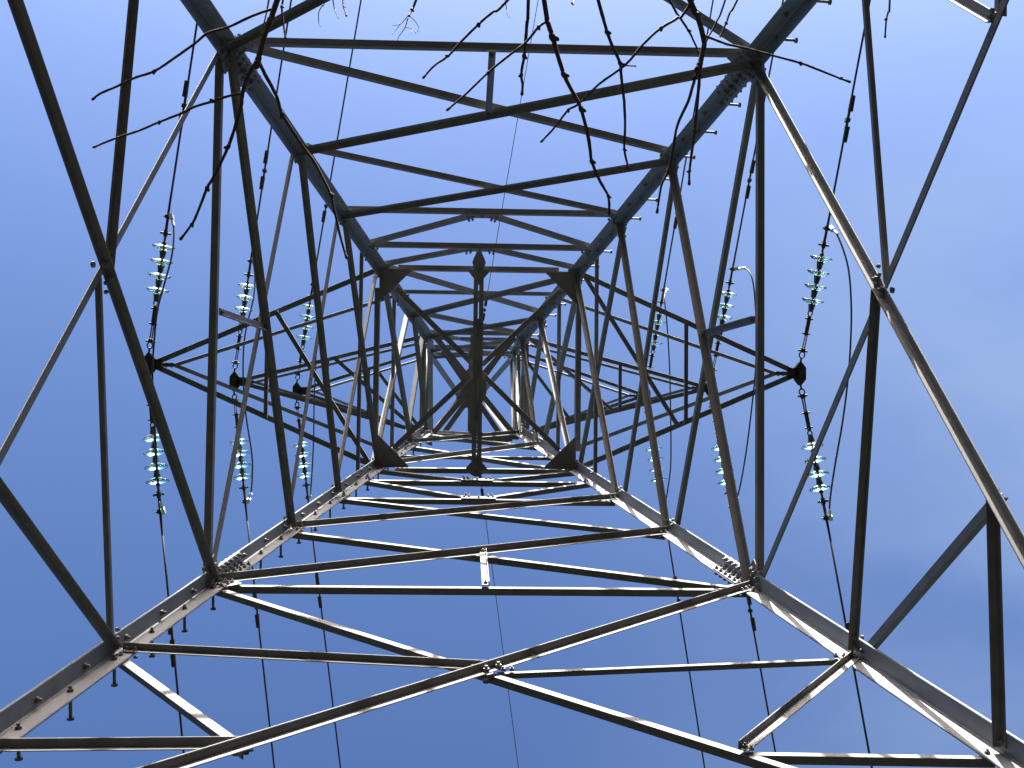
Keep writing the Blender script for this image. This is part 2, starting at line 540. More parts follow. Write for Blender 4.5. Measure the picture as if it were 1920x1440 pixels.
    part(member(corner(i, 'L1'), X_, i, 'out', .031, .006, .06, .03, bolts=2), 'secondary_brace')
    def on_line(A, B, h):
        t = ((EYE + h * S) - A.z) / (B.z - A.z); return A.lerp(B, t)
    Min = on_line(c_up, c_lo, 3.665); Mout = on_line(c_up2, c_lo2, 3.665)
    part(member(corner(i + 1, 'L1'), Min, i, 'out', .035, .005, .06, .0, bolts=1, wf=.055), 'secondary_brace')
    part(member(corner(i, 'L1'), Mout, i, 'in', .042, .005, .04, -.02, bolts=1, wf=.052), 'secondary_brace')
    part(member(corner(i + 1, 'L0'), Min, i, 'in', .046, .005, .04, .03, bolts=1), 'secondary_brace')
    part(member(corner(i, 'L0'), Mout, i, 'out', .042, .005, .06, .0, bolts=1), 'secondary_brace')
    # bottom panel to the ground
    hor('LF', i, 'out', .07)
    part(member(corner(i, 'LF'), corner(i + 1, -.75), i, 'in', .075, .007, bolts=3), 'diagonal_brace')
    part(member(corner(i, -.75), corner(i + 1, 'LF'), i, 'out', .075, .007, bolts=3), 'diagonal_brace')
    # corner joint plates at B: gussets carrying the big braces
    for e_i, s in ((i, 1), (i + 1, -1)):
        m_ = MB()
        c = corner(e_i, LV['B'] - .03); e = (corner(i + 1, 'B') - corner(i, 'B')).normalized() * s
        upf = (UPV - nf * UPV.dot(nf)).normalized()
        p = c + nf * .0105
        m_.plate([p + e * .02 - upf * .10, p + e * .17 - upf * .02, p + e * .22 + upf * .05, p + e * .17 + upf * .12, p + e * .0 + upf * .13], nf, .007)
        for (a, b) in ((.05, -.06), (.09, -.03), (.13, .01), (.06, .09), (.10, .08), (.15, .07)):
            m_.bolt(p + e * a + upf * b + nf * .007, nf, .0145, .013, .012, .03)
        part(m_, 'gusset_plate')

# --- plan bracing and gussets at the lower arm level
cD = [corner(i, 'D') for i in range(4)]
for i in range(4):
    c = cD[i]
    ea = (cD[(i + 1) % 4] - c).normalized(); eb = (cD[(i - 1) % 4] - c).normalized()
    m_ = MB()
    p = c + ea * .012 + eb * .012 - UPV * .010
    m_.plate([p, p + ea * .36, p + ea * .36 + eb * .02, p + ea * .02 + eb * .36, p + eb * .36], UPV, .008)
    for (a, b) in ((.33, .02), (.25, .02), (.02, .33), (.02, .25), (.12, .04), (.17, .04), (.04, .12), (.04, .17), (.10, .10)):
        m_.bolt(p + ea * a + eb * b, -UPV, .013, .012, .01, .02)
    # flange-side bolt clusters
    for (f, e) in ((i % 4, ea), ((i - 1) % 4, eb)):
        nf = face_normal(f, LV['D'])
        for (a, b) in ((.03, .03), (.075, .05), (.04, .09), (.085, .11), (.05, -.05), (.085, -.03)):
            m_.bolt(c + e * (a + .01) + UPV * b + nf * .012, nf, .0135, .013, .011, .03)
    part(m_, 'gusset_plate')
    # plan diagonals
    o_ = (P(0, 0, LV['D']) - c); o_.z = 0; dd = o_.normalized()
    side = dd.cross(UPV)
    a = c + dd * .30 + UPV * .012 + side * .02 * (1 if i % 2 else -1); b = P(0, 0, LV['D']) - dd * .07 + UPV * .012
    m_ = MB(); m_.angle(a - side * .028, b - side * .028, side, UPV, .058, .058, .006)
    part(m_, 'plan_brace')

def centre_beam(k, w, ext0, ext1, dz=0.0, gap=.012):
    h = LV[k]; a = half(h)
    m_ = MB()
    y0, y1 = P(0, a, h), P(0, -a, h)
    ax = (y1 - y0).normalized()
    A = y0 - ax * ext0 - UPV * dz; B_ = y1 + ax * ext1 - UPV * dz
    X = Vector((1, 0, 0))
    m_.angle(A + X * gap / 2, B_ + X * gap / 2, X, UPV, w, w, .006)
    m_.angle(A - X * gap / 2, B_ - X * gap / 2, -X, UPV, w, w, .006)
    for q in (.05, .3, .5, .7, .95):
        c = A.lerp(B_, q)
        m_.box(c - ax * .10 + UPV * .008 * 0, c + ax * .10, X, UPV, gap * .9, .05)
    o = part(m_, 'centre_beam')
    return A, B_, ax, X
A_, B_, ax_, X_b = centre_beam('D', .050, .04, .06, .03)
for (E_, s) in ((A_, -1), (B_, 1)):
    m_ = MB()
    n_ = ax_ * s
    t_ = .20 if s < 0 else .05
    p = E_ - n_ * .03 - UPV * .011
    m_.plate([p + X_b * .060, p + n_ * .3 * t_ + X_b * .076, p + n_ * .45 * t_ + X_b * .068, p + n_ * t_ * .92 + X_b * .026, p + n_ * t_ + X_b * .014, p + n_ * t_ - X_b * .014, p + n_ * t_ * .92 - X_b * .026, p + n_ * .45 * t_ - X_b * .068, p + n_ * .3 * t_ - X_b * .076, p - X_b * .060], UPV, .009)
    m_.bolt(p + n_ * (t_ - .045), -UPV, .016, .014, .012)
    q = p - n_ * .02
    m_.plate([q - X_b * .115 - n_ * .0, q + X_b * .115, q + X_b * .115 - n_ * .03, q + X_b * .056 - n_ * .10, q - X_b * .056 - n_ * .10, q - X_b * .115 - n_ * .03], UPV, .009)
    for sx in (-1, 1): m_.bolt(q + X_b * .09 * sx - n_ * .012, -UPV, .012, .011, .01)
    part(m_, 'gusset_plate')
centre_beam('W', .055, .0, .0, .02)
centre_beam('T', .060, .0, .0, .02)
# plan braces of the two upper arm levels, running from the ring near each corner to the middle
for (k_, u_, w_) in (('W', .81, .075), ('T', .68, .080)):
    mid = P(0, 0, LV[k_]); a = half(LV[k_])
    for (sx, sy) in CORN:
        st = P(sx * a * u_, sy * a * .98, LV[k_])
        dd = (mid - st).normalized(); side = dd.cross(UPV)
        m_ = MB(); m_.angle(st + UPV * .02 - side * w_ / 2, mid - dd * .10 + UPV * .02 - side * w_ / 2, side, UPV, w_, .05, .006)
        part(m_, 'plan_brace')
    m_ = MB()
    q = [(-.09, -.22), (.09, -.22), (.17, -.12), (.17, .12), (.09, .22), (-.09, .22), (-.17, .12), (-.17, -.12)]
    m_.plate([mid + Vector((x, y, .008)) for x, y in q], UPV, .009)
    part(m_, 'gusset_plate')

# --- earth wire peak
PK = 14.3
pl, pr = P(-.105, .050, PK), P(.100, .085, PK)
hub = P(-.01, .06, PK)
for i in range(4):
    c = corner(i, 'T2'); tgt = pl if CORN[i][0] < 0 else pr
    dd = (tgt - c).normalized(); side = dd.cross(UPV).normalized(); up2 = side.cross(dd)
    m_ = MB(); m_.angle(c - side * .045, tgt - side * .045, side, up2 if up2.z > 0 else -up2, .09, .07, .007); part(m_, 'peak_leg')
m_ = MB()
X = Vector((1, 0, 0)); Yv = Vector((0, 1, 0))
m_.plate([hub - X * .24 - Yv * .02, hub - X * .16 - Yv * .17, hub + X * .10 - Yv * .17, hub + X * .18 - Yv * .02, hub + X * .18 + Yv * .06, hub + X * .08 + Yv * .20, hub - X * .12 + Yv * .20, hub - X * .24 + Yv * .06], UPV, .01)
m_.box(hub - Yv * .24, hub + Yv * .24, X, UPV, .06, .06)
part(m_, 'peak_plate')

# --- cross arms
ARMS = [('D', 'E', 2.155, .060, .040, .56), ('W', 'F', 1.920, .054, .036, .56), ('T', 'T2', 1.592, .050, .034, .56)]
tips = []
ROW = ['lowest', 'middle', 'top']
for ai, (kb, kt, L, wb, wt, fr) in enumerate(ARMS):
    h = LV[kb]; a = half(h); at = half(LV[kt])
    for side in (-1, 1):
        arm = empty('cross_arm', (0, 0, 0)); arm.parent = tower
        T = P(side * L, 0.0, h)
        tips.append((ai, side, T))
        sx = Vector((side, 0, 0))
        for sy in (1, -1):
            yv = Vector((0, -sy, 0))
            c = P(side * a, sy * a, h)
            d = (T - c).normalized()
            inn = (-yv - d * (-yv).dot(d)).normalized()
            m_ = MB()
            A0 = c + d * .02 + yv * wb * .25; B0 = T + yv * .02 - d * .05
            m_.angle(A0, B0, inn, UPV, wb, wb, .006)
            for q in (.04, .09): m_.bolt(A0 + d * q + inn * wb * .5, -UPV, .013, .012)
            for q in (.03, .08): m_.bolt(B0 - d * q + inn * wb * .5, -UPV, .013, .012)
            part(m_, 'chord', STEEL, arm)
            ct = P(side * at, sy * at, LV[kt]); J = T - sx * .27 + UPV * .05 + yv * .018
            d2 = (J - ct).normalized(); inn2 = (-yv - d2 * (-yv).dot(d2)).normalized()
            m_ = MB()
            m_.angle(ct + d2 * .02, J, inn2, UPV, wt, wt, .005)
            m_.angle(J, J + sx * .17, -yv, UPV, wt, wt, .005)
            for q in (.03, .09, .14): m_.bolt(J + sx * q - yv * .0 + UPV * wt * .5, yv, .011, .01)
            part(m_, 'tie', STEEL, arm)
        m_ = MB()
        c0 = T - sx * .30 + UPV * .035
        m_.plate([c0, T + UPV * .004, T + UPV * .07, c0 + UPV * .06], Yv, .010)
        part(m_, 'tie_plate', STEEL, arm)
        # tip plates (hexagonal, horizontal)
        m_ = MB()
        hl, hw = .132, .062
        for zz in (-.012, .062):
            c0 = T + UPV * zz
            m_.plate([c0 + Yv * hl + X * .012, c0 + Yv * hl * .5 + X * hw, c0 - Yv * hl * .5 + X * hw, c0 - Yv * hl + X * .012, c0 - Yv * hl - X * .012, c0 - Yv * hl * .5 - X * hw, c0 + Yv * hl * .5 - X * hw, c0 + Yv * hl - X * .012], UPV, .009)
        m_.box(T - sx * .15 - UPV * .008, T - sx * .02 - UPV * .008, Yv, UPV, .12, .008)
        for (p_, q_) in ((-.035, .03), (.035, .03), (-.035, -.03), (.035, -.03)): m_.bolt(T + X * p_ + Yv * q_ - UPV * .012, -UPV, .013, .012)
        part(m_, 'tip_plate', IRON, arm)
        # internal struts of the arm
        fx = {0: 1.3, 1: 1.3, 2: 1.18}[ai] if False else None
        xs = {0: 1.372, 1: 1.165, 2: .93}[ai]
        def chord_pt(sy, x):
            c = P(side * a, sy * a, h); t = (x - a) / (L - a)
            return c.lerp(T, t)
        p0, p1 = chord_pt(1, xs), chord_pt(-1, xs)
        m_ = MB(); m_.angle(p0 - UPV * .001 + X * .0, p1 - UPV * .001, sx, -UPV, .048, .048, .005)
        for (e_, o_) in ((p0, p1), (p1, p0)): m_.bolt(e_ + (o_ - e_).normalized() * .03 + sx * .02 - UPV * .006, -UPV, .012, .011)
        part(m_, 'strut', STEEL, arm)
        sgn = -side
        q0 = chord_pt(sgn * 1.0 * 1 if side < 0 else -1, xs - .04)   # far end of the diagonal
        q0 = chord_pt(1 if side < 0 else -1, xs - .05)
        q1 = P(side * a, (-a if side < 0 else a), h)
        dd = (q1 - q0).normalized()
        m_ = MB(); m_.angle(q0 - UPV * .004, q1 - dd * .04 - UPV * .004, sx, -UPV, .052, .052, .005)
        part(m_, 'strut', STEEL, arm)

# --- concrete footings
for i in range(4):
    c = corner(i, 'G')
    m_ = MB()
    b0 = Vector((c.x, c.y, -.35)); b1 = Vector((c.x, c.y, .30)); b2 = Vector((c.x, c.y, .38))
    m_.box(b0, b1, X, Yv, .85, .85)
    q = lambda z, w: [Vector((c.x + sx * w, c.y + sy * w, z)) for sx, sy in ((-1, -1), (1, -1), (1, 1), (-1, 1))]
    m_.poly_prism(q(.30, .425), q(.38, .33))
    part(m_, 'footing', CONC)

# ------------------------------------------------------------------ conductors, insulators, jumpers
# horizontal run directions measured for each wire: (ahead, behind) as x-per-y slopes
WIRE = {(0, -1): ((0.1554, 0.1411), (0.1504, 0.1268)), (0, 1): ((0.1554, 0.1411), (0.1504, 0.1268)), (1, -1): ((0.1579, 0.1582), (0.1546, 0.1481)), (1, 1): ((0.1579, 0.1582), (0.1546, 0.1481)), (2, -1): ((0.1561, 0.0696), (0.1512, 0.0971)), (2, 1): ((0.1561, 0.0696), (0.1512, 0.0971)), }
EARTH = (0.1590, 0.1450)
JUMP = {(0, -1): [(-3.341, -1.439, 16.318), (-3.33, -1.145, 16.192), (-3.392, -0.784, 16.097), (-3.434, -0.529, 16.034), (-3.452, -0.2, 16.003), (-3.462, 0.084, 16.003), (-3.456, 0.366, 16.034), (-3.444, 0.705, 16.097), (-3.433, 1.103, 16.192), (-3.423, 1.449, 16.318)],
  (0, 1): [(3.984, -1.495, 16.287), (4.05, -1.148, 16.146), (4.057, -0.725, 16.052), (4.036, -0.312, 16.005), (4.006, 0.095, 16.005), (3.96, 0.557, 16.052), (3.904, 1.02, 16.146), (3.884, 1.431, 16.287)],
  (1, -1): [(-2.954, -1.378, 19.608), (-2.948, -1.076, 19.475), (-3.01, -0.71, 19.379), (-3.036, -0.423, 19.322), (-3.031, -0.002, 19.303), (-2.989, 0.465, 19.322), (-2.91, 0.973, 19.379), (-2.912, 1.253, 19.475), (-2.941, 1.466, 19.608)],
  (1, 1): [(3.668, -1.596, 19.591), (3.717, -1.433, 19.45), (3.733, -1.098, 19.356), (3.738, -0.593, 19.309), (3.724, -0.166, 19.309), (3.692, 0.258, 19.356), (3.642, 0.826, 19.45), (3.587, 1.326, 19.591)],
  (2, -1): [(-2.351, -1.506, 21.999), (-2.316, -1.247, 21.858), (-2.344, -0.715, 21.764), (-2.353, -0.232, 21.717), (-2.36, 0.245, 21.717), (-2.363, 0.721, 21.764), (-2.382, 1.118, 21.858), (-2.414, 1.479, 21.999)],
  (2, 1): [(2.915, -1.467, 21.979), (2.927, -1.124, 21.83), (2.957, -0.469, 21.741), (2.971, 0.096, 21.711), (2.987, 0.737, 21.741), (2.995, 1.138, 21.83), (2.964, 1.543, 21.979)],
  }


def disc_profile():
    # glass shell with ribs under the skirt; +a is towards the line
    return [(-.024, .022), (-.027, .040), (-.022, .060), (-.012, .085), (.000, .108), (.012, .124), (.024, .128), (.030, .124),
            (.020, .114), (.011, .105), (.026, .100), (.026, .093), (.004, .083), (.021, .075), (.021, .068), (-.004, .058), (.008, .046), (-.008, .030), (-.008, .022)]

def insulator_string(O, dirv, label, group):
    """tension string from the tip plate end O along dirv; returns point where the conductor starts"""
    root = empty('insulator_string', O)
    tag(root, label, 'insulator string', group)
    d = dirv.normalized(); s = d.cross(UPV).normalized(); n = s.cross(d)
    L0 = Vector((0, 0, 0))
    def at(q, a=0, b=0): return d * q + s * a + n * b
    m_ = MB()
    m_.cyl(at(-.03), at(.03), .012); m_.ring(at(.055), n, .036, .0085, squash=.85, ax=s)
    m_.box(at(.085), at(.13), s, n, .05, .03); m_.cyl(at(.10, -.055), at(.10, .055), .011)
    m_.box(at(.12, .012), at(.30, .006), s, n, .008, .034); m_.box(at(.12, -.012), at(.30, -.014), s, n, .008, .034)
    m_.box(at(.28), at(.50, .0), s, n, .042, .020)
    m_.cyl(at(.30, -.045), at(.30, .045), .010); m_.cyl(at(.47, -.045), at(.47, .045), .010)
    m_.ring(at(.535), n, .030, .008, squash=.8, ax=s)
    m_.cyl(at(.55), at(.60), .009)
    o = m_.build('shackle_links', IRON, root); fix_normals(o)
    pitch = .161
    for k in range(4):
        q = .665 + pitch * k
        g_ = MB(); g_.lathe(at(q), d, disc_profile(), 30)
        gd = g_.build('glass_disc', GLASS, root, True); fix_normals(gd)
        m_ = MB()
        m_.tube([at(q - .116), at(q - .110), at(q - .07), at(q - .035), at(q - .020), at(q - .012)], [.020, .027, .033, .039, .041, .036], 12)
        m_.cyl(at(q - .012), at(q + .075), .011)
        c_ = m_.build('cap', CAPM, root, False)
    q = .665 + pitch * 3
    m_ = MB()
    m_.ball(at(q + .055), .026, 10); m_.cyl(at(q + .05), at(q + .14), .013)
    m_.box(at(q + .13), at(q + .20), s, n, .04, .035); m_.cyl(at(q + .165, -.06), at(q + .165, .06), .013)
    m_.cyl(at(q + .19), at(q + .36), .017, .015, 10)
    m_.box(at(q + .33), at(q + .375), s, n, .06, .045); m_.cyl(at(q + .352, -.05), at(q + .352, .05), .010)
    m_.cyl(at(q + .37), at(q + .62), .0155, .011, 10)
    o = m_.build('strain_clamp', IRON, root)
    return O + at(q + .40), O + at(q + .352)

def make_wire(start, dirv, r, label, group, damper_at, name='conductor', cat='power cable', length=160.0, sag=0.0011):
    root = empty(name, start)
    tag(root, label, cat, group)
    d = dirv.normalized(); s = d.cross(UPV).normalized()
    m_ = MB(); pts = []
    q = 0.0
    while q < length:
        pts.append(d * q + UPV * 0.0009 * q * q)
        q += 1.0 if q < 12 else 6.0
    m_.tube(pts, r, 8)
    m_.build('cable', ALU, root, True)
    if damper_at:
        m_ = MB()
        for da, gap in damper_at:
            c = d * da; low = c - UPV * .055
            m_.box(c - d * .022 + UPV * .02, c + d * .022 + UPV * .02, s, UPV, .04, .05)
            m_.box(c - d * .02 - UPV * .005, c + d * .02 - UPV * .005, s, UPV, .05, .07)
            m_.tube([low - d * .20, low, low + d * .20], .006, 6)
            for sg in (-1, 1):
                m_.cyl(low + d * sg * .085 * gap, low + d * sg * .26 * gap, .030, .027, 12)
        m_.build('vibration_damper', IRON, root)
    return root

SIDE = {-1: 'left', 1: 'right'}
for (ai, side, T) in tips:
    up_s, dn_s = WIRE[(ai, side)]
    taps = []
    for (way, (sl, dr)) in (('upper', up_s), ('lower', dn_s)):
        sy = 1 if way == 'upper' else -1
        v = P(sl * 1.0, sy * 1.0, -dr) - P(0, 0, 0); v.normalize()
        vs = P(sl * 1.0, sy * 1.0, -dr - .04) - P(0, 0, 0); vs.normalize()
        O = T + Vector((0, -sy * .128, 0)) + vs * .03
        far = 'top' if sy > 0 else 'bottom'
        lab = 'glass disc string on the %s %s cross arm, pointing to the %s of the photo' % (ROW[ai], SIDE[side], far)
        w0, tap = insulator_string(O, vs, lab, 'glass insulator strings at the cross arm tips')
        taps.append(tap)
        make_wire(w0, v, .0125, 'dark power line from the %s %s cross arm to the %s edge' % (ROW[ai], SIDE[side], far), 'power lines from the cross arms', [(1.17 if sy > 0 else 1.36, 1.0)])
    m_ = MB()
    raw = JUMP[(ai, side)]
    pts = [Vector(p) for p in raw]
    pts = [taps[0] + Vector((0.04, 0, -.02))] + pts + [taps[1] + Vector((0.04, 0, -.02))]
    # catmull-rom
    out = []
    for k in range(len(pts) - 1):
        p0 = pts[max(0, k - 1)]; p1 = pts[k]; p2 = pts[k + 1]; p3 = pts[min(len(pts) - 1, k + 2)]
        for u_ in range(8):
            t = u_ / 8
            out.append(.5 * ((2 * p1) + (p2 - p0) * t + (2 * p0 - 5 * p1 + 4 * p2 - p3) * t * t + (3 * p1 - p0 - 3 * p2 + p3) * t ** 3))
    out.append(pts[-1])
    root = empty('jumper_cable', out[0])
    tag(root, 'black jumper loop hanging past the %s %s cross arm tip' % (ROW[ai], SIDE[side]), 'jumper cable', 'jumper cables at the arm tips')
    m_ = MB(); m_.tube([p - out[0] for p in out], .0105, 8); m_.build('cable', ALU, root, True)
    for e_, o_ in ((0, 3), (-1, -4)):
        m_ = MB(); a0 = out[e_] - out[0]; b0 = out[o_] - out[0]
        dd = (b0 - a0).normalized()
        m_.cyl(a0, a0 + dd * .14, .015, .015, 10); m_.box(a0 - dd * .02, a0 + dd * .045, UPV, dd.cross(UPV), .05, .04)
        m_.build('cable_lug', ALUB, root)

# earth wire at the peak
for sl, sy in ((EARTH[0], 1), (EARTH[1], -1)):
    v = P(sl, sy, 0) - P(0, 0, 0); v.normalize()
    st = hub + v * .15
    r_ = make_wire(st, v, .0065, 'thin earth wire running from the tower peak to the %s edge' % ('top' if sy > 0 else 'bottom'), 'earth wires at the tower peak', [(1.45, .8)], 'earth_wire', 'earth wire')
    m_ = MB(); s = v.cross(UPV)
    m_.cyl(Vector((0, 0, 0)) - v * .1, v * .5, .012, .010); m_.box(v * .50, v * .60, s, UPV, .06, .04); m_.cyl(v * .6, v * .95, .011, .008)
    m_.build('strain_clamp', IRON, r_)

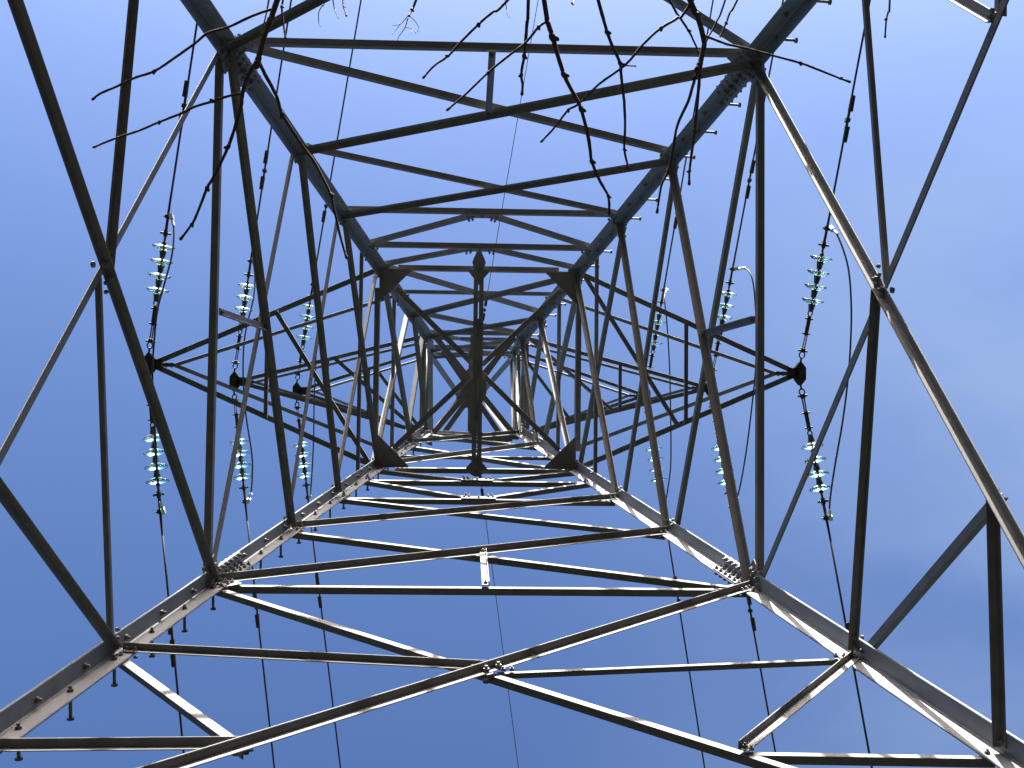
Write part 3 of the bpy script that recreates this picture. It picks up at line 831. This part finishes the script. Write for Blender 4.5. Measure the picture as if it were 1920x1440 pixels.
# ------------------------------------------------------------------ bare tree overhead
TWIGS = [([(-0.618, -0.019, 4.575, 0.00678), (-0.63, 0.029, 4.558, 0.00652), (-0.641, 0.077, 4.541, 0.00626), (-0.65, 0.132, 4.524, 0.006)], [], True), ([(-0.658, 0.117, 4.575, 0.00475), (-0.678, 0.153, 4.57, 0.00454), (-0.689, 0.197, 4.565, 0.00433), (-0.691, 0.228, 4.56, 0.00412), (-0.703, 0.277, 4.555, 0.00391), (-0.715, 0.32, 4.55, 0.0037), (-0.743, 0.387, 4.544, 0.00349), (-0.757, 0.415, 4.539, 0.00328), (-0.776, 0.472, 4.534, 0.00308), (-0.786, 0.497, 4.529, 0.00287), (-0.804, 0.525, 4.524, 0.00267)], [5, 7, 9], False), ([(-0.658, 0.117, 4.575, 0.00441), (-0.641, 0.152, 4.569, 0.00418), (-0.614, 0.201, 4.564, 0.00396), (-0.599, 0.244, 4.558, 0.00373), (-0.556, 0.311, 4.552, 0.00351), (-0.525, 0.353, 4.547, 0.00328), (-0.488, 0.424, 4.541, 0.00306), (-0.48, 0.455, 4.535, 0.00284), (-0.462, 0.526, 4.53, 0.00262), (-0.451, 0.56, 4.524, 0.0024)], [3, 6], False), ([(-0.626, 0.002, 4.575, 0.00339), (-0.637, 0.006, 4.571, 0.00332), (-0.664, 0.018, 4.566, 0.00325), (-0.684, 0.029, 4.562, 0.00317), (-0.726, 0.052, 4.558, 0.0031), (-0.766, 0.066, 4.554, 0.00303), (-0.794, 0.092, 4.55, 0.00296), (-0.833, 0.124, 4.545, 0.00289), (-0.878, 0.158, 4.541, 0.00282), (-0.917, 0.174, 4.537, 0.00274), (-0.961, 0.198, 4.533, 0.00267), (-0.989, 0.213, 4.528, 0.0026), (-1.001, 0.224, 4.524, 0.00253)], [8], False), ([(-0.694, 0.195, 4.575, 0.00312), (-0.719, 0.202, 4.569, 0.00304), (-0.753, 0.216, 4.564, 0.00296), (-0.792, 0.231, 4.558, 0.00288), (-0.82, 0.248, 4.552, 0.0028), (-0.865, 0.269, 4.547, 0.00272), (-0.909, 0.291, 4.541, 0.00264), (-0.948, 0.307, 4.535, 0.00256), (-0.98, 0.322, 4.53, 0.00248), (-0.995, 0.331, 4.524, 0.0024)], [5, 2], False), ([(-0.71, -0.281, 5.34, 0.00307), (-0.711, -0.257, 5.323, 0.00289), (-0.704, -0.209, 5.306, 0.0027), (-0.695, -0.162, 5.289, 0.00252)], [1], True), ([(-0.663, -0.517, 6.02, 0.00201), (-0.668, -0.498, 6.007, 0.00181), (-0.681, -0.468, 5.995, 0.0016), (-0.679, -0.427, 5.982, 0.0014), (-0.672, -0.41, 5.969, 0.0012)], [], True), ([(-0.638, -0.518, 6.02, 0.00201), (-0.626, -0.47, 5.995, 0.0016), (-0.613, -0.438, 5.969, 0.0012)], [], True), ([(-0.542, -0.285, 5.34, 0.00256), (-0.537, -0.257, 5.315, 0.00229), (-0.528, -0.226, 5.289, 0.00202)], [1], True), ([(-0.375, -0.642, 6.36, 0.00488), (-0.388, -0.598, 6.335, 0.00405), (-0.395, -0.57, 6.309, 0.00322)], [1], True), ([(-0.397, -0.59, 6.36, 0.00195), (-0.426, -0.546, 6.335, 0.00151), (-0.454, -0.53, 6.309, 0.00107)], [], False), ([(-0.402, -0.577, 6.36, 0.00195), (-0.412, -0.534, 6.343, 0.00166), (-0.432, -0.497, 6.326, 0.00136), (-0.437, -0.474, 6.309, 0.00107)], [], False), ([(-0.397, -0.583, 6.36, 0.00195), (-0.375, -0.558, 6.343, 0.00166), (-0.362, -0.53, 6.326, 0.00136), (-0.365, -0.509, 6.309, 0.00107)], [], False), ([(-0.411, -0.541, 6.36, 0.00163), (-0.384, -0.528, 6.335, 0.00135), (-0.371, -0.503, 6.309, 0.00107)], [], False), ([(-0.427, -0.555, 6.36, 0.00163), (-0.444, -0.523, 6.335, 0.00135), (-0.456, -0.499, 6.309, 0.00107)], [], False), ([(-0.385, -0.536, 6.36, 0.00152), (-0.39, -0.497, 6.309, 0.00097)], [], False), ([(-0.089, -0.179, 5.0, 0.00387), (-0.126, -0.145, 4.992, 0.00366), (-0.163, -0.109, 4.983, 0.00344), (-0.207, -0.06, 4.975, 0.00323), (-0.24, -0.019, 4.966, 0.00302), (-0.273, 0.008, 4.957, 0.00281), (-0.297, 0.038, 4.949, 0.0026)], [2, 4], True), ([(-0.074, -0.414, 5.68, 0.00149), (-0.071, -0.369, 5.654, 0.0012), (-0.063, -0.341, 5.629, 0.00092)], [], True), ([(-0.044, -0.122, 4.83, 0.00442), (-0.047, -0.066, 4.822, 0.00416), (-0.051, -0.01, 4.813, 0.00391), (-0.054, 0.025, 4.804, 0.00365), (-0.061, 0.074, 4.796, 0.0034), (-0.058, 0.1, 4.787, 0.00315), (-0.059, 0.12, 4.779, 0.0029)], [3, 4], True), ([(-0.026, -0.005, 4.49, 0.00593), (-0.019, 0.042, 4.485, 0.00562), (-0.007, 0.081, 4.481, 0.00531), (0.001, 0.112, 4.476, 0.00501), (0.018, 0.166, 4.471, 0.0047), (0.039, 0.209, 4.467, 0.0044), (0.055, 0.243, 4.462, 0.00409), (0.072, 0.314, 4.458, 0.00379), (0.078, 0.359, 4.453, 0.00349), (0.096, 0.403, 4.448, 0.00319), (0.113, 0.435, 4.444, 0.00289), (0.115, 0.467, 4.439, 0.00259)], [2, 4, 6, 8, 10], True), ([(-0.019, 0.043, 4.49, 0.00316), (-0.038, 0.058, 4.482, 0.003), (-0.067, 0.097, 4.473, 0.00284), (-0.107, 0.132, 4.465, 0.00268), (-0.147, 0.169, 4.456, 0.00252), (-0.189, 0.214, 4.447, 0.00236), (-0.229, 0.253, 4.439, 0.0022)], [1, 4], False), ([(0.11, -0.067, 4.66, 0.00453), (0.118, -0.034, 4.654, 0.0043), (0.13, 0.012, 4.649, 0.00407), (0.144, 0.051, 4.643, 0.00384), (0.159, 0.087, 4.637, 0.00361), (0.162, 0.122, 4.632, 0.00338), (0.168, 0.18, 4.626, 0.00315), (0.17, 0.243, 4.62, 0.00292), (0.168, 0.293, 4.615, 0.0027), (0.176, 0.334, 4.609, 0.00247)], [2, 4, 8], True), ([(0.161, 0.078, 4.66, 0.00209), (0.173, 0.093, 4.635, 0.00173), (0.189, 0.102, 4.609, 0.00137)], [], False), ([(0.314, -0.039, 4.575, 0.00339), (0.28, 0.002, 4.569, 0.00325), (0.243, 0.027, 4.564, 0.00311), (0.201, 0.068, 4.558, 0.00297), (0.161, 0.117, 4.552, 0.00283), (0.101, 0.164, 4.547, 0.00269), (0.056, 0.211, 4.541, 0.00255), (0.033, 0.226, 4.535, 0.00241), (0.005, 0.264, 4.53, 0.00227), (-0.023, 0.297, 4.524, 0.00213)], [2, 7, 4], True), ([(0.309, -0.042, 4.575, 0.00678), (0.322, -0.009, 4.565, 0.00649), (0.331, 0.025, 4.555, 0.0062), (0.337, 0.065, 4.544, 0.00591), (0.331, 0.092, 4.534, 0.00562), (0.322, 0.122, 4.524, 0.00533)], [], True), ([(0.331, 0.102, 4.575, 0.00373), (0.321, 0.137, 4.568, 0.00352), (0.304, 0.194, 4.56, 0.00331), (0.279, 0.251, 4.553, 0.0031), (0.268, 0.307, 4.546, 0.00289), (0.256, 0.357, 4.539, 0.00268), (0.24, 0.394, 4.531, 0.00247), (0.231, 0.447, 4.524, 0.00227)], [1, 5], False), ([(0.335, 0.092, 4.575, 0.00407), (0.33, 0.143, 4.566, 0.00379), (0.324, 0.206, 4.558, 0.00351), (0.317, 0.263, 4.55, 0.00323), (0.309, 0.319, 4.541, 0.00295), (0.303, 0.357, 4.533, 0.00267), (0.301, 0.383, 4.524, 0.0024)], [3, 5], False), ([(0.342, 0.038, 4.575, 0.00339), (0.36, 0.047, 4.569, 0.00325), (0.391, 0.061, 4.562, 0.00311), (0.435, 0.072, 4.556, 0.00296), (0.482, 0.086, 4.55, 0.00282), (0.553, 0.106, 4.543, 0.00268), (0.605, 0.127, 4.537, 0.00254), (0.64, 0.143, 4.53, 0.0024), (0.654, 0.15, 4.524, 0.00227)], [5, 7], False), ([(0.316, -0.16, 4.915, 0.0034), (0.334, -0.122, 4.902, 0.00318), (0.36, -0.075, 4.889, 0.00296), (0.37, -0.047, 4.877, 0.00274), (0.38, -0.016, 4.864, 0.00253)], [2], True), ([(0.508, -0.253, 5.17, 0.00277), (0.484, -0.192, 5.157, 0.00255), (0.463, -0.151, 5.144, 0.00234), (0.445, -0.114, 5.132, 0.00213), (0.436, -0.074, 5.119, 0.00193)], [], True), ([(0.576, -0.313, 5.34, 0.00341), (0.554, -0.276, 5.323, 0.00311), (0.538, -0.236, 5.306, 0.00282), (0.52, -0.195, 5.289, 0.00252)], [2], True), ([(1.016, -0.324, 5.34, 0.00307), (1.007, -0.287, 5.323, 0.00289), (0.995, -0.257, 5.306, 0.0027), (0.986, -0.205, 5.289, 0.00252)], [2], True), ([(0.124, -0.361, 5.51, 0.00267), (0.115, -0.332, 5.459, 0.00264)], [], True), ([(-0.85, -0.512, 6.02, 0.00302), (-0.855, -0.45, 5.995, 0.0025), (-0.864, -0.388, 5.969, 0.00199)], [], True)]
tree = empty('bare_tree', (1.6, -4.6, 0))
tag(tree, 'leafless tree whose thin budded twigs reach in over the top edge of the photo', 'tree')
T0 = Vector((1.6, -4.6, 0))
def wob(p, a): return p + Vector((random.uniform(-a, a), random.uniform(-a, a), random.uniform(-a, a) * .6))
# trunk
m_ = MB()
tp = [T0 + Vector((0, 0, -.2)), T0 + Vector((.02, .05, .8)), T0 + Vector((-.05, .12, 1.8)), T0 + Vector((-.02, .2, 3.0)), T0 + Vector((.06, .25, 4.4)), T0 + Vector((.1, .2, 6.0)), T0 + Vector((.0, .1, 8.0))]
m_.tube(tp, [.17, .12, .105, .095, .075, .05, .018], 14)
child(m_, 'trunk', TRUNK, tree, True)
# main limbs reaching over the camera
LIMB = [
    [tp[3], Vector((1.1, -3.7, 5.1)), Vector((.5, -3.1, 5.5)), Vector((.05, -2.75, 5.45)), Vector((-.45, -2.65, 5.3))],
    [tp[4], Vector((1.5, -3.6, 6.2)), Vector((1.1, -3.1, 6.1)), Vector((.75, -2.75, 5.9))],
    [tp[2], Vector((1.9, -4.0, 3.6)), Vector((2.2, -3.4, 4.8)), Vector((2.1, -2.9, 5.6))],
    [tp[4], Vector((.6, -4.0, 6.8)), Vector((-.3, -3.4, 7.0)), Vector((-.9, -3.1, 6.9))],
]
limb_pts = []
for L_ in LIMB:
    n = len(L_)
    rr = [.05 - (.05 - .012) * i / (n - 1) for i in range(n)]
    pts = []; rad = []
    for k in range(n - 1):
        for q in range(5):
            pts.append(wob(L_[k].lerp(L_[k + 1], q / 5), .012)); rad.append(rr[k] + (rr[k + 1] - rr[k]) * q / 5)
    pts.append(L_[-1]); rad.append(rr[-1])
    m_ = MB(); m_.tube(pts, rad, 10); child(m_, 'limb', TRUNK, tree, True)
    limb_pts += [(p, r) for p, r in zip(pts[3:], rad[3:])]
for (c, buds, base) in TWIGS:
    pts = [Vector(p[:3]) for p in c]; rad = [p[3] for p in c]
    if base:
        d = pts[0] - pts[1]; d.normalize()
        # carry the twig on, out of the frame, to the nearest limb
        tgt, tr = min(limb_pts, key=lambda q: (q[0] - (pts[0] + d * .5)).length)
        pre = []
        a0 = pts[0]; c1 = a0 + d * (tgt - a0).length * .45; c2 = tgt.lerp(a0, .25)
        for q in range(8):
            t = q / 8
            pre.append(tgt * (1 - t) ** 3 + c2 * 3 * t * (1 - t) ** 2 + c1 * 3 * t * t * (1 - t) + a0 * t ** 3)
        r0 = min(tr * .8, rad[0] * 1.6)
        rad = [r0 + (rad[0] - r0) * q / 8 for q in range(8)] + rad
        pts = pre + pts; off = 8
    else: off = 0
    # smooth
    sm = []; sr = []
    for k in range(len(pts) - 1):
        p0 = pts[max(0, k - 1)]; p1 = pts[k]; p2 = pts[k + 1]; p3 = pts[min(len(pts) - 1, k + 2)]
        for u_ in range(4):
            t = u_ / 4
            sm.append(.5 * ((2 * p1) + (p2 - p0) * t + (2 * p0 - 5 * p1 + 4 * p2 - p3) * t * t + (3 * p1 - p0 - 3 * p2 + p3) * t ** 3) + Vector((random.uniform(-1, 1), random.uniform(-1, 1), 0)) * rad[k] * .10)
            sr.append((rad[k] + (rad[k + 1] - rad[k]) * t) * random.uniform(.93, 1.08))
    sm.append(pts[-1]); sr.append(rad[-1] * .8)
    m_ = MB(); m_.tube(sm, sr, 8)
    for k in buds:
        j = (k + off) * 4
        if j >= len(sm) - 1: continue
        dd = (sm[j + 1] - sm[j]).normalized(); sd = dd.cross(UPV).normalized() * random.choice((-1, 1))
        r = sr[j]
        m_.ball(sm[j], r * 1.45, 8, dd)
        m_.ball(sm[j] + sd * r * 1.2 + dd * r * .9, r * 1.0, 8, (dd + sd * .7))
    if rad[-1] > .0012:
        dd = (sm[-1] - sm[-3]).normalized(); r = sr[-2]
        m_.ball(sm[-1] - dd * r * .2, r * 1.25, 8, dd); m_.ball(sm[-1] + dd * r * 2.0, r * 1.45, 8, dd)
    child(m_, 'twig', BARK, tree, True)
# off-frame crown so the tree also reads from the side
for k in range(46):
    b = Vector(random.choice([tp[4], tp[5], tp[6], tp[3]])); a = random.uniform(0, 6.283)
    outv = Vector((math.cos(a), math.sin(a) - .55, random.uniform(.25, 1.1))).normalized()
    L_ = random.uniform(.9, 2.0)
    if outv.y > .1: continue
    pts = [b + outv * L_ * q / 5 + Vector((0, 0, -.10 * (q / 5) ** 2)) for q in range(6)]
    pts = [pts[0]] + [wob(p, .05) for p in pts[1:]]
    m_ = MB(); m_.tube(pts, [.022, .017, .013, .009, .006, .003], 6)
    for q in (2, 3, 4):
        e = (outv + Vector((random.uniform(-.8, .8), random.uniform(-.8, .4), random.uniform(-.3, .6)))).normalized()
        m_.tube([pts[q], pts[q] + e * .25, pts[q] + e * .5 + Vector((0, 0, -.04))], [.007, .005, .0025], 5)
    child(m_, 'limb', BARK, tree, True)
